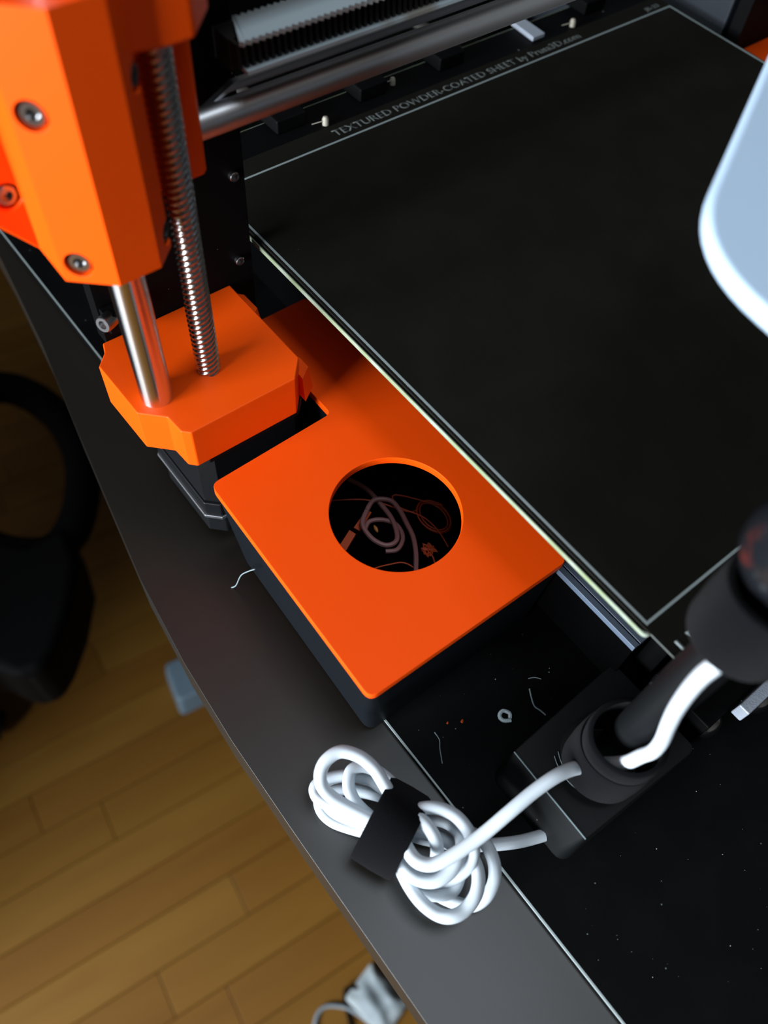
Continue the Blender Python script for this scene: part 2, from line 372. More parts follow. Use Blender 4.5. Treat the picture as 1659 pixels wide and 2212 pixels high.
# lower Z bracket, motor, rods (left) and the mirrored right-hand set
BR = [(-70.3, 168.1), (-66, 172.4), (-64.5, 176.4), (-16.2, 176.4), (-15.9, 135.2), (-22, 128.4), (-60.3, 128.6), (-62.6, 130.9), (-63.1, 138), (-69.8, 144.8)]
def bracket(mx, name, bevel=True):
    f = (lambda x: 268.5 - x - 16 + 2) if mx else (lambda x: x)
    q = [(f(x), y) for x, y in BR]; q = q[::-1] if mx else q
    bm = bmesh.new(); prism(bm, q, -27.6, -10)
    o = part(name, bm, ORANGE, bevel=.45, seg=2)
    cuts = []
    bm = bmesh.new(); 
    e = [(f(x), y) for x, y in [(-17.5, 129.5), (-11.6, 133.5), (-11.4, 140.5), (-17.5, 145)]]; prism(bm, e[::-1] if mx else e, -26, -15.5, [(f(x), y) for x, y in [(-17.5, 131), (-12.8, 134.5), (-12.8, 139.5), (-17.5, 144)]][::-1 if mx else 1])
    newobj('ear', bm, ORANGE, o, bevel=.3); bm = bmesh.new()
    e = [(f(x), y) for x, y in [(-17.5, 160), (-11.8, 163), (-11.6, 172), (-17.5, 176.3)]]; prism(bm, e[::-1] if mx else e, -22, -12.5, [(f(x), y) for x, y in [(-17.5, 161), (-13.2, 164), (-13.4, 172), (-17.5, 176.3)]][::-1 if mx else 1])
    newobj('ear', bm, ORANGE, o, bevel=.3)
    # motor
    def oct_(x0, x1, ya, yb, c): return [(f(x), y) for x, y in [(x0 + c, ya), (x1 - c, ya), (x1, ya + c), (x1, yb - c), (x1 - c, yb), (x0 + c, yb), (x0, yb - c), (x0, ya + c)]]
    bm = bmesh.new(); prism(bm, oct_(-58.6, -17.2, 130, 171.4, 4.6), -57, -31)
    mo = part('stepper_motor', bm, MOTOR, bevel=.2, label='black square stepper motor')
    bm = bmesh.new(); prism(bm, oct_(-59.2, -16.7, 129.6, 172, 3.6), -31, -27.7); newobj('motor_cap', bm, MOTOR, mo, bevel=.4)
    bm = bmesh.new(); prism(bm, oct_(-59.4, -16.7, 129.5, 172, 4.2), -64.6, -57); newobj('motor_cap', bm, MOTOR, mo, bevel=.5)
    bm = bmesh.new(); prism(bm, oct_(-59.9, -16.5, 129.2, 172.3, 4.6), -66.2, -64.7); newobj('motor_plate', bm, ALU, mo, bevel=.2, label='silver base plate of the motor')
    bm = bmesh.new(); prism(bm, oct_(-58.2, -18, 131.5, 171, 5), -80, -66.3); newobj('motor_foot', bm, MOTOR, mo, bevel=.6)
    return o
lb = bracket(False, 'lower_bracket'); lb['label'] = 'orange lower bracket round the rod and screw feet'
rb = bracket(True, 'lower_bracket'); rb['label'] = 'far orange lower bracket on the right of the bed'
# smooth rods: chrome with a small end chamfer
for x in (-62.6 + 1.2, 315):
    bm = bmesh.new(); lathe(bm, (x, 147.2, -10.4), (0, 0, 1), [(0, 0), (0, 5.0), (240, 5.0), (240, 0)], 48)
    part('smooth_rod', bm, CHROMEV, label='polished steel smooth rod')
def lead_screw(x, y):
    bm = bmesh.new(); n = 40; rings = []; z0, z1, dz = -10.5, 150, .28; k = int((z1 - z0) / dz)
    for i in range(k + 1):
        z = z0 + i * dz; rg = []
        for j in range(n):
            a = 2 * math.pi * j / n; ph = ((z - 8 * a / (2 * math.pi)) / 2.0) % 1.0
            t = min(1, max(0, (abs(ph - .5) * 2 - .28) / .42)); r = 3.45 + .5 * t
            rg.append(bm.verts.new(V(x + r * math.cos(a), y + r * math.sin(a), z)))
        rings.append(rg)
    for A, B in zip(rings, rings[1:]):
        for j in range(n): bm.faces.new((A[j], A[(j + 1) % n], B[(j + 1) % n], B[j]))
    bm.faces.new(rings[-1])
    part('lead_screw', bm, STEEL, label='threaded steel lead screw', ang=60)
lead_screw(-42.3, 147.9)
bm = bmesh.new(); cyl(bm, (294, 148, -10), (294, 148, 240), 4, 24); part('lead_screw', bm, STEEL)

# X axis end piece (left)
colp = [(-78, 160), (-78, 141.4), (-68.2, 132.7), (-56.9, 132.9), (-50.9, 138.5), (-50.9, 160)]
bm = bmesh.new(); prism(bm, colp, 49.4, 113)
xe = part('axis_carrier', bm, ORANGE, bevel=.8, seg=3, label='tall orange carrier riding on the rod and screw')
cut = []; dn = Vector((-.664, -.747, 0)); up = Vector((0, 0, 1))
for c in ((-74.7, 138.6, 92.0), (-74.7, 138.6, 54.8)):
    b = bmesh.new(); s = (c[0] - dn.x * 3.4, c[1] - dn.y * 3.4, c[2]); e = (c[0] + dn.x * 4, c[1] + dn.y * 4, c[2]); cyl(b, s, e, 3.45, 32)
    cut.append(holder(b))
dr = Vector((.68, -.733, 0))
for c in ((-51.6, 137.6, 93.6), (-51.4, 137.8, 54.3)):
    b = bmesh.new(); cyl(b, (c[0] - dr.x * 3, c[1] - dr.y * 3, c[2]), (c[0] + dr.x * 4, c[1] + dr.y * 4, c[2]), 3.3, 32); cut.append(holder(b))
boolcut(xe, cut)
for c in ((-74.7, 138.6, 92.0), (-74.7, 138.6, 54.8)):
    cap_screw((c[0] - dn.x * 3.6, c[1] - dn.y * 3.6, c[2]), dn, 2.75, 3.0, xe)
for c in ((-51.6, 137.6, 93.6), (-51.4, 137.8, 54.3)):
    cap_screw((c[0] - dr.x * 3.2, c[1] - dr.y * 3.2, c[2]), dr, 2.6, 2.6, xe)
bm = bmesh.new(); prism(bm, [(-54.7, 137.9), (-45.1, 136.2), (-38.1, 136.2), (-29.6, 144.8), (-27.5, 160), (-54.7, 160)], 98, 134)
newobj('nut_housing', bm, ORANGE, xe, bevel=.8, seg=3)
bm = bmesh.new(); prism(bm, [(-52, 157.2), (-29.5, 157.2), (-27.9, 158.8), (-27.9, 172), (-52, 172)], 50, 128)
newobj('back_panel', bm, ORANGE, xe, bevel=.7)
bm = bmesh.new(); prism_axis(bm, [(-77.5, 48.6), (-85.4, 59.0), (-104, 80), (-104, 128), (-77.5, 128)], 155, 167, 'y')
mp = newobj('motor_mount', bm, ORANGE, xe, bevel=.6)
b = bmesh.new(); cyl(b, (-80.9, 150, 65.6), (-80.9, 157.5, 65.6), 3.3, 28)
boolcut(mp, [holder(b)])
cap_screw((-80.9, 157.6, 65.6), (0, -1, 0), 2.5, 2.2, xe)
# X axis rods, belt, cable guide
bm = bmesh.new(); cyl(bm, (-28, 166, 58.2), (292, 166, 58.2), 4.0, 32); part('axis_rod', bm, CHROMEX, label='lower polished rod of the cross axis')
bm = bmesh.new(); cyl(bm, (-28, 166, 103.2), (292, 166, 103.2), 4.0, 32); part('axis_rod', bm, CHROMEX)
bm = bmesh.new(); prism_axis(bm, [(-13.5, 62.6), (-22, 60.0), (-12, 64.8), (290, 64.8), (290, 62.6)], 168, 170, 'y'); part('axis_bar', bm, ALU, smooth=False)
bm = bmesh.new(); lo = []; hi = []; x = -14.5; i = 0
while x < 285:
    sl = 5.0 if i else 0
    lo.append((x, 158.9 - (.55 if i % 2 else -.55))); hi.append((x + (5.2 if x < -9 else 0) * max(0, (-9 - x) / 5.5), 170.0 + (.55 if i % 2 == 0 else -.55))); x += 1.0; i += 1
lo2 = [(max(x, -14.3), y) for x, y in lo]; hi2 = [(max(x, -9.2 + .01 * k), y) for k, (x, y) in enumerate(hi)]
A = [bm.verts.new(V(px, py, 80.2)) for px, py in lo2]; B = [bm.verts.new(V(px, py, 80.2)) for px, py in hi2]
C_ = [bm.verts.new(V(px, py, 79.0)) for px, py in lo2]; D = [bm.verts.new(V(px, py, 79.0)) for px, py in hi2]
for i in range(len(A) - 1):
    for q in ((A[i], A[i + 1], B[i + 1], B[i]), (C_[i + 1], C_[i], D[i], D[i + 1]), (B[i], B[i + 1], D[i + 1], D[i]), (A[i + 1], A[i], C_[i], C_[i + 1])): bm.faces.new(q)
bm.faces.new((A[0], B[0], D[0], C_[0])); bm.faces.new((B[-1], A[-1], C_[-1], D[-1]))
part('toothed_belt', bm, BELT, smooth=False, label='pale flat belt with toothed edges')
bm = bmesh.new(); box(bm, -15, 286, 163.6, 171, 71, 78.9); part('belt_backing', bm, BELTD, smooth=False)
bm = bmesh.new(); x = -14
while x < 285:
    prism_axis(bm, [(x, 72.4), (x + .9, 72.4), (x + .3, 78.9), (x - .6, 78.9)], 160.6, 163.6, 'y'); x += 2
part('belt_teeth', bm, BELTD, smooth=False, kind='stuff')
bm = bmesh.new(); box(bm, -12.6, 286, 159.2, 162.4, 71.2, 72.2); part('belt_edge', bm, BELT, smooth=False, label='pale smooth lower belt run')
# power supply and dark case parts behind the frame
bm = bmesh.new(); box(bm, 262.8, 322, 186, 330, -70, 60); part('power_supply', bm, PSU, bevel=1, label='dark blue-black power supply case')

# ------------------------------------------------------------------ print sheet on the bed
sh = thing('print_sheet', (125, 105, -.7), 'dark textured steel print sheet with pale printed outline and lettering, lying on the bed', 'print sheet')
bm = bmesh.new(); prism(bm, rounded([(-1.3, -22), (251.3, -22), (251.3, 219.5), (-1.3, 219.5)], [3, 3, 3, 3]), -.7, 0)
newobj('sheet', bm, SHEET, sh, smooth=False)
bm = bmesh.new(); box(bm, -1.40, -1.28, -19, -2.7, -.6, -.05); newobj('sheet_edge', bm, PRINTD, sh, smooth=False, label='pale worn left rim of the sheet')
bm = bmesh.new(); t = .42
for a in ((-t, t, -t, 210 + t), (250 - t, 250 + t, -t, 210 + t), (t, 250 - t, -t, t), (t, 250 - t, 210 - t, 210 + t)): box(bm, a[0], a[1], a[2], a[3], .0, .04)
newobj('printed_outline', bm, PRINT, sh, smooth=False)
text_mesh('printed_lettering', 'TEXTURED POWDER-COATED SHEET by Prusa3D.com', 56.5, 212.9, .01, 5.2, PRINTD, sh, squeeze=136.5)
text_mesh('printed_code', 'JB-23', 236.5, 212.6, .01, 3.4, PRINTD, sh, squeeze=9.5)
text_mesh('printed_mark', 'LP', 1.9, -12.2, .01, 6.2, PRINT, sh, squeeze=8.4)

# ------------------------------------------------------------------ scrap bin
bn = thing('scrap_bin', (-22, 80, BZ), 'black scrap bin with an orange lid and round hole beside the print bed', 'bin')
LZ = -32.0
outer = [(-62.2, 35.2), (15.4, 33.4), (15.4, 175.6), (-10.4, 175.6), (-10.6, 124.6), (-59.8, 123.2)]
lidp = rounded(outer, [3.2, 2, 2, 2, 2.2, 3.2])
hc = (-17.4, 79.4); hr = 21.7
bm = bmesh.new(); prism(bm, lidp, LZ - 3.2, LZ)
lid = newobj('lid', bm, LIDO, bn, smooth=False, label='orange lid with a round drop hole')
b = bmesh.new(); cyl(b, (hc[0], hc[1], LZ - 6), (hc[0], hc[1], LZ + 3), hr, 128)
boolcut(lid, [holder(b)])
bv = lid.modifiers.new('bevel', 'BEVEL'); bv.width = .0013; bv.segments = 4; bv.limit_method = 'ANGLE'; bv.angle_limit = math.radians(40); bv.harden_normals = True
lid.data.shade_smooth()
# body: tapered walls, open top
topo = rounded([(-61.7, 35.8), (15.2, 34.0), (15.2, 175.2), (-9.8, 175.2), (-10.0, 124.0), (-59.4, 122.7)], [3.4, 2, 2, 2, 2, 3.4])
boto = rounded([(-57.4, 38.2), (14.0, 36.6), (14.0, 173), (-7, 173), (-8, 121.5), (-54.6, 119.5)], [4, 2, 2, 2, 2, 4])
def offs(poly, d):
    n = len(poly); out = []
    for i in range(n):
        a = Vector(poly[i - 1]); p = Vector(poly[i]); c = Vector(poly[(i + 1) % n]); t = (c - a).normalized(); out.append((p.x - t.y * d, p.y + t.x * d))
    return out
bm = bmesh.new(); n = len(topo)
A = [bm.verts.new(V(x, y, BZ + .05)) for x, y in boto]; B = [bm.verts.new(V(x, y, LZ - 3.25)) for x, y in topo]
Ci = [bm.verts.new(V(x, y, LZ - 3.25)) for x, y in offs(topo, 1.4)]; D = [bm.verts.new(V(x, y, BZ + 15.6)) for x, y in offs(boto, 1.4)]
for i in range(n):
    j = (i + 1) % n
    bm.faces.new((A[i], A[j], B[j], B[i])); bm.faces.new((B[i], B[j], Ci[j], Ci[i])); bm.faces.new((Ci[i], Ci[j], D[j], D[i]))
bm.faces.new(A[::-1]); bm.faces.new(D)
bm.faces.ensure_lookup_table()
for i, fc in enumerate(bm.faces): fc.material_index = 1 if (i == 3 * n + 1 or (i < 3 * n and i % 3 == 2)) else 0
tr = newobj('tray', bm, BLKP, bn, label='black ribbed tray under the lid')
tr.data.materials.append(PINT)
# filament scraps inside the bin
FZ = BZ + 18
def inbin(bm):   # the scraps lie on the raised inner floor of the tray
    for v in bm.verts: v.co.x = v.co.x * .951 - .0058; v.co.y = v.co.y * .951 - .00096
    return bm
bm = bmesh.new()
pk = [(-3.5, 121.5), (-.8, 114), (-.6, 105), (-1.6, 96), (-5.5, 88.5), (-10.5, 88.6), (-13.2, 94), (-12.4, 101), (-7.5, 104.8), (-1.5, 102.5), (1.2, 95.5), (-1.5, 88), (-7, 86.2), (-12, 89), (-14.2, 95), (-11, 100.5)]
tube(bm, [(x, y, FZ + .25 * i) for i, (x, y) in enumerate(pk[:9])] , .95, 8)
pk2 = [(-7.5, 104.8), (-2.2, 106.8), (2.6, 103.0), (2.8, 97.5), (1.2, 91), (-.6, 85), (-4.2, 79), (-8.6, 73.6), (-12, 69)]
tube(bm, [(x, y, FZ + 2.2) for x, y in pk2], .95, 8)
pk3 = [(-12.4, 99.5), (-8.5, 101.5), (-3.8, 99.0), (-1.0, 94), (-2.6, 88.4), (-7.5, 85.6), (-11.6, 87.6)]
tube(bm, [(x, y, FZ - .6) for x, y in pk3], .9, 8)
tag(newobj('filament_coil', inbin(bm), PURPF), 'dusty pink curl of thick filament inside the scrap bin', 'filament')
bm = bmesh.new(); rr = random.Random(2); pts = []
pts += [(-20, 120, FZ), (-11, 115, FZ), (-2, 108, FZ), (6, 96, FZ)]
for i in range(42):
    a = 1.9 - i * .50; r = 6.3 + .55 * math.sin(i * .23); pts.append((12.2 + r * .80 * math.cos(a) + .35 * math.sin(i * .31), 88.0 + r * 1.15 * math.sin(a), FZ + .05 * i))
pts += [(6, 104, FZ + 2), (3.5, 99, FZ + 2), (8, 90, FZ + 2.3), (9, 82, FZ + 2), (7.5, 74, FZ + 2)]
tube(bm, pts, .3, 6, k=4)
tag(newobj('filament_coil', inbin(bm), ORAF), 'thin orange filament wound in loops inside the scrap bin', 'filament')
bm = bmesh.new(); pts = [(1.5 + 2.4 * math.sin(i * 1.9), 79 + 2.6 * math.cos(i * 2.6) - .1 * i, FZ + .2 * (i % 4)) for i in range(16)] + [(1, 75, FZ), (-1, 71, FZ)]
tube(bm, pts, .32, 6, k=4); tag(newobj('filament_tangle', inbin(bm), ORAF), 'small tight knot of orange filament at the right inside the scrap bin', 'filament')
bm = bmesh.new(); tube(bm, [(-24.5, 89, FZ), (-24, 84, FZ), (-19.5, 84, FZ), (-14, 82, FZ), (-9.5, 79.6, FZ), (-7.6, 75, FZ), (-8.5, 71, FZ)], .28, 6)
tag(newobj('filament_strand', inbin(bm), ORAF), 'loose arching orange filament strand at the front inside the scrap bin', 'filament')
bm = bmesh.new(); prism(bm, [(-27, 98.5), (-25.9, 95.4), (-16, 100.2), (-16.9, 103.1)], FZ - 1.8, FZ - .6); tag(newobj('plastic_strip', inbin(bm), ORAF, bevel=.15), 'flat orange plastic strip at the left inside the scrap bin', 'scrap')
bm = bmesh.new(); prism(bm, [(-14.8, 103.2), (-13.8, 100.6), (-5, 104.6), (-5.8, 106.8)], FZ - 2, FZ - 1.1); tag(newobj('plastic_strip', inbin(bm), ORAF, bevel=.15), 'flat orange plastic strip under the pink curl inside the scrap bin', 'scrap')
bm = bmesh.new(); lathe(bm, (-8.4, 96.2, FZ - 1.9), (.2, 1, .1), [(0, 0), (.7, .5), (1.9, .8), (3, .45), (3.8, 0)], 10); tag(newobj('plastic_crumb', inbin(bm), mat('ochre_plastic', (.5, .2, .04, 1), .5)), 'small ochre seed-shaped crumb inside the pink curl', 'crumb')

# ------------------------------------------------------------------ cable and straps
CR = 2.0
LOOPS = dict(
 top_loop=[(-68.7, 9.7, -60.0), (-68.8, 14.2, -58.0), (-68.6, 18.4, -56.0), (-68.5, 23.5, -55.0), (-70.1, 28.6, -54.0), (-73.7, 33.0, -54.0), (-78.6, 33.6, -55.0), (-82.1, 31.6, -57.0), (-83.1, 28.2, -60.0), (-81.2, 22.6, -63.0), (-77.4, 14.9, -64.0), (-72.9, 7.2, -64.0)],
 mid_loop=[(-64.8, 12.0, -70.0), (-66.5, 17.0, -69.0), (-68.7, 23.5, -69.0), (-72.3, 28.3, -70.0), (-77.9, 31.6, -70.0), (-82.8, 32.5, -70.0), (-84.6, 30.3, -70.0), (-84.1, 26.8, -69.0), (-81.3, 21.1, -68.0), (-76.9, 13.0, -68.0), (-73.0, 6.6, -68.0)],
 inner_loop=[(-65.0, 10.7, -62.0), (-65.3, 18.1, -63.0), (-66.4, 23.4, -64.0), (-68.7, 27.4, -65.0), (-72.1, 28.8, -66.0), (-74.9, 26.6, -67.0), (-76.3, 23.6, -68.0), (-76.2, 18.9, -70.0), (-73.7, 9.8, -72.0)],
 low_loop=[(-62.7, 11.4, -77.0), (-65.2, 19.9, -79.0), (-70.1, 25.8, -80.5), (-75.6, 30.9, -80.8), (-80.9, 32.5, -80.8), (-83.6, 30.0, -80.8), (-84.7, 26.6, -80.8), (-83.7, 22.3, -80.8), (-80.4, 17.0, -80), (-75.1, 9.7, -78.0), (-72.1, 4.4, -76.0)],
 low_loop2=[(-64.0, 10.4, -73.0), (-66.6, 16.2, -74.0), (-71.1, 22.3, -75.0), (-76.2, 27.7, -76.0), (-81.4, 29.3, -76.0), (-82.7, 27.3, -76.0), (-82.3, 23.2, -75.0), (-79.3, 17.5, -74.0), (-74.1, 9.2, -73.0)],
 right_big=[(-73.7, 7.7, -70.0), (-76.0, 3.2, -68.0), (-77.4, -1.6, -67.0), (-78.5, -7.8, -67.0), (-78.4, -13.4, -67.0), (-76.8, -18.4, -67.0), (-74.2, -21.3, -66.0), (-69.9, -22.4, -66.0), (-65.0, -21.3, -65.0), (-61.3, -18.3, -65.0), (-59.1, -14.3, -66.0), (-57.9, -8.6, -70.0), (-58.5, -1.3, -74.0), (-62.8, 6.8, -76.0), (-66.1, 12.0, -76.0)],
 right_outer=[(-75.6, 2.3, -77.0), (-74.4, -5.3, -79.0), (-71.5, -13.1, -80.8), (-68.7, -18.5, -80.8), (-65.3, -22.8, -79.0), (-60.9, -23.8, -76.0), (-56.6, -22.2, -74.0), (-53.8, -19.0, -72.0), (-52.4, -15.1, -71.0), (-52.3, -10.8, -70.0), (-53.4, -7.1, -72.0), (-56.9, 0.3, -75.0), (-62.5, 7.2, -75.0), (-67.2, 10.7, -75.0)],
 right_upper=[(-73.6, 6.8, -60.0), (-68.3, 7.2, -58.0), (-64.2, 5.9, -57.0), (-60.5, 3.0, -56.0), (-57.9, -1.3, -56.0), (-57.1, -5.7, -57.0), (-57.5, -9.8, -59.0), (-59.6, -13.1, -62.0), (-63.0, -14.3, -65.0), (-67.5, -13.8, -68.0), (-72.0, -10.0, -70.0), (-74.5, -3.3, -70.0), (-74.5, 3.3, -70.0)],
 right_inner=[(-72.3, 8.6, -58.0), (-68.9, 7.7, -57.0), (-66.7, 4.1, -56.0), (-66.0, 0.0, -56.0), (-66.5, -3.9, -58.0), (-67.8, -6.6, -63.0), (-70.7, -8.1, -68.0), (-73.5, -5.5, -71.0), (-74.2, 0.2, -72.0), (-73.9, 4.9, -72.0)],
 right_low=[(-75.3, 5.0, -64.0), (-76.8, 0.6, -64.0), (-77.2, -3.6, -64.0), (-75.7, -8.2, -64.0), (-72.4, -11.4, -63.0), (-68.0, -12.2, -62.0), (-63.6, -11.0, -61.0), (-59.8, -8.3, -61.0), (-58.5, -4.3, -62.0), (-59.8, 0.2, -64.0), (-64.9, 5.8, -66.0), (-69.1, 9.3, -67.0)],
 right_low2=[(-75.1, 3.7, -70.0), (-76.5, -4.8, -71.0), (-75.5, -11.1, -71.0), (-72.3, -14.8, -71.0), (-68.5, -16.2, -70.0), (-64.6, -14.3, -69.0), (-61.4, -10.3, -69.0), (-60.9, -5.5, -70.0), (-64.4, 1.0, -72.0), (-70.3, 7.2, -72.0)],
 tail=[(-70.0, 7.1, -76.0), (-65.4, 1.2, -77.0), (-60.3, -4.2, -78.0), (-55.0, -9.3, -78.0), (-47.9, -14.4, -78.0), (-41.5, -18.3, -78.0), (-36.1, -20.8, -78.0), (-33.6, -21.8, -78.0)],
 run=[(-72.2, 12.8, -62.0), (-72.6, 6.9, -60.0), (-73.8, 2.1, -58.0), (-74.6, -2.6, -57.0), (-73.7, -5.9, -56.0), (-71.0, -8.2, -55.0), (-65.8, -9.7, -53.0), (-56.8, -10.8, -50.0), (-47.4, -11.1, -46.0), (-39.1, -11.3, -44.0), (-31.7, -12.0, -43.0), (-26.0, -13.2, -44.0), (-21.5, -15.0, -45.5), (-18.4, -17.6, -42), (-17.8, -20.2, -35), (-16.8, -22.0, -30), (-15.0, -23.0, -25.4), (-13.6, -24.0, -21.1), (-14.3, -23.4, -11.8), (-16.0, -21.5, 0.2), (-17.1, -20.0, 10.5), (-17.6, -18.9, 21.4), (-17.7, -18.5, 29.8), (-16.9, -18.7, 34.5), (-14.0, -18.6, 39), (-11.5, -18, 47), (-9.5, -17.5, 56)],
)
bm = bmesh.new()
for nme, pts in LOOPS.items(): tube(bm, pts, CR if nme != 'run' else 2.05, 14, k=6)
tag(newobj('cable', bm, WHITEC, ang=80), 'white cable bunched into a looped coil on the desk, one end climbing the mast', 'cable')
def band(bm, c, axis, ru, rv, width, th, upv=(0, 0, 1), n=64, wob=0.0, over=0):
    """closed strap: an oval ring of the given width round an axis"""
    ax = Vector(axis).normalized(); u = (Vector(upv) - ax * Vector(upv).dot(ax)).normalized(); v = ax.cross(u); rr = random.Random(5)
    C0 = Vector(c); rings = []
    for i in range(n):
        a = 2 * math.pi * i / n; k = 1 + wob * math.sin(3 * a + 1)
        d = u * math.cos(a) * ru * k + v * math.sin(a) * rv * k; dn_ = (u * math.cos(a) / ru + v * math.sin(a) / rv).normalized()
        rg = []
        for s, o in ((-.5, 0), (-.5, .75), (-.42, 1), (0, 1.12), (.42, 1), (.5, .75), (.5, 0)):
            rg.append(bm.verts.new(V(*(C0 + d + ax * s * width + dn_ * th * o))))
        rings.append(rg)
    for i in range(n):
        A = rings[i]; B = rings[(i + 1) % n]
        for j in range(len(A)): bm.faces.new((A[j], A[(j + 1) % len(A)], B[(j + 1) % len(A)], B[j]))
    return bm
bm = bmesh.new(); band(bm, (-72.6, 8.4, -68.0), (-.40, .91, .04), 13.2, 11.6, 13.5, 1.6)
tag(newobj('cable_strap', bm, VELC, ang=60), 'black fuzzy hook-and-loop strap wrapped round the white cable coil', 'strap')

# ------------------------------------------------------------------ mast stand with velcro and white housing
st = thing('device_stand', (-9, -15, BZ), 'black upright mast on a scuffed rounded foot block, right of the cable coil', 'stand')
bm = bmesh.new(); prism(bm, rounded([(-35, -31.5), (19, -33), (19, 3.5), (-34.5, 2.4)], 4.5), -80, -62.6, rounded([(-29.4, -30.4), (19, -33), (19, 3.5), (-28.8, 2.2)], [1.2, 3, 3, 1.2]))
ft = newobj('foot_block', bm, RUBB, st, bevel=.5, seg=3)
bm = bmesh.new(); tube(bm, [(-28.7, 1.9, -62.6), (-29.0, -8, -62.5), (-29.1, -18, -62.5), (-29.3, -30.2, -62.6)], .28, 6); newobj('pale_edge', bm, RUBE, ft, label='pale edge of the foot')  # paler line along the top left edge of the foot
for r_, a0, a1 in ((15.5, 150, 262), (14.0, 145, 268)):
    bm = bmesh.new(); tube(bm, [(-6 + r_ * math.cos(math.radians(a)), -14.5 + r_ * math.sin(math.radians(a)), -62.55) for a in range(a0, a1, 8)], .16, 5, k=2); newobj('scuff_ring', bm, RUBE, ft)
bm = bmesh.new(); lathe(bm, (-8, -15.5, -62.6), (0, 0, 1), [(0, 0), (0, 12.5), (1.5, 12.3), (2.5, 9), (3, 0)], 48); newobj('collar', bm, RUBB, st)
bm = bmesh.new(); lathe(bm, (-7.6, -17.0, -61), (0, 0, 1), [(0, 0), (0, 5.9), (116, 5.7), (118, 5), (118, 0)], 48); newobj('mast', bm, RUBB, st)
bm = bmesh.new(); lathe(bm, (-6.5, -14.5, 56), (0, 0, 1), [(0, 0), (.5, 6), (3, 9), (8, 11), (13, 11), (19, 9), (24, 6), (26, 5), (35.8, 5), (35.8, 0)], 48); newobj('ball_joint', bm, GLOSSB, st)
bm = bmesh.new(); band(bm, (-11.2, -17.4, -47.5), (0.04, 0, 1), 11.0, 10.2, 19, 1.8, upv=(1, 0, 0), wob=.03); band(bm, (-11.4, -17.6, -33), (-.06, .04, 1), 10.2, 9.6, 8, 1.6, upv=(1, 0, 0), wob=.03)
tag(newobj('mast_strap', bm, VELC, ang=60), 'black hook-and-loop strap low on the mast, holding the white cable where it arrives', 'strap')
bm = bmesh.new(); band(bm, (-8.6, -17.0, 46.5), (0, 0, 1), 8.9, 9.2, 21, 1.9, upv=(1, 0, 0), wob=.03)
tag(newobj('mast_strap', bm, VELC, ang=60), 'black hook-and-loop strap high on the mast, at the right edge of the picture', 'strap')
bm = bmesh.new()
prism(bm, rounded([(114, 90), (3.6, 37.0), (-4.6, -46), (114, -48)], [8, 19, 14, 14], 10), 91.5, 95.5)
wh = newobj('device_housing', bm, WHITEP, None, bevel=1.9, seg=4)
tag(wh, 'white rounded plastic device housing on top of the black mast, cut by the right edge', 'device')

# metal bracket pieces at the front of the printer
bm = bmesh.new(); box(bm, 34.5, 110, -35.5, -31.6, -58, -51); part('front_bracket', bm, ALUP, bevel=.5, label='pale cast metal bar at the front of the printer')
bm = bmesh.new(); box(bm, 25, 110, -31, -8, -78, -58.5); part('bracket_base', bm, FRAME, bevel=.6)
for x, z in ((44.5, -56), (32.5, -70)):
    bm = bmesh.new(); lathe(bm, (x, -35.6 if z > -60 else -31.2, z), (0, -1, 0), [(0, 0), (0, 5), (.9, 4.6), (2.2, 3.2), (2.9, 0)], 24); part('dome_screw', bm, CHROME)

# ------------------------------------------------------------------ scraps and threads on the board
WSC = mat('white_plastic_scrap', (.55, .66, .70, 1), .5); GREY = mat('grey_thread', (.20, .26, .28, 1), .6)
bm = bmesh.new(); tube(bm, [(-16.4, 11.8, -79.2), (-18.6, 13.4, -79.2), (-18.6, 15.4, -79), (-16.6, 16, -78.9), (-15.2, 14, -79), (-16.2, 12.6, -79.2)], .7, 6, k=3)
tag(newobj('plastic_scrap', bm, WSC), 'bent white plastic scrap on the black board in front of the bin', 'scrap')
def thread(pts, r, label, m=GREY, name='thread'):
    bm = bmesh.new(); tube(bm, [(x, y, BZ + max(z, r * .8)) for x, y, z in pts], r, 6, k=5); return tag(newobj(name, bm, m), label, 'thread')
thread([(-3.2, 16.2, .2), (-5.2, 13.2, .6), (-6.2, 10.6, .3), (-5.6, 8.4, .2), (-5.2, 6.0, .2)], .28, 'curved grey thread on the black board, right of the white scrap')
thread([(-1, 19.2, .2), (1, 18.2, .4), (2.6, 16.4, .2)], .16, 'short pale thread above the curved grey thread on the board')
thread([(-39.8, 24.6, .2), (-40.2, 21.6, .3), (-42, 19.2, .2), (-44.5, 15.0, .2)], .18, 'thin bent thread on the board near its left edge')
bm = bmesh.new(); tube(bm, [(-61.4, 97, -49), (-61.9, 101, -56), (-62.6, 106, -66), (-63.4, 110, -79), (-64.4, 112, -82.8)], .22, 6)
tag(newobj('thread', bm, GREY), 'fine pale thread hanging down the left side of the bin', 'thread')
for (x, y, s, m_, l) in ((-29.7, 21.4, .8, ORAF, 'larger orange crumb on the board left of the white scrap'), (-34.1, 24.1, .55, ORAF, 'smaller orange crumb on the board nearest the bin corner')):
    bm = bmesh.new(); lathe(bm, (x - s, y, BZ + s * .5), (1, .6, 0), [(0, 0), (s * .4, s * .6), (s * 1.4, s * .5), (s * 2, 0)], 8); tag(newobj('plastic_crumb', bm, m_), l, 'crumb')
bm = bmesh.new(); tube(bm, [(32.2 + .9 * math.cos(a), -1.4 + .9 * math.sin(a), BZ + .35) for a in [i * math.pi / 4 for i in range(8)]], .35, 6, closed=True, k=3); tag(newobj('plastic_ring', bm, GREY), 'tiny pale ring on the black board by the end of the metal profile', 'ring')
rr = random.Random(11); bm = bmesh.new()
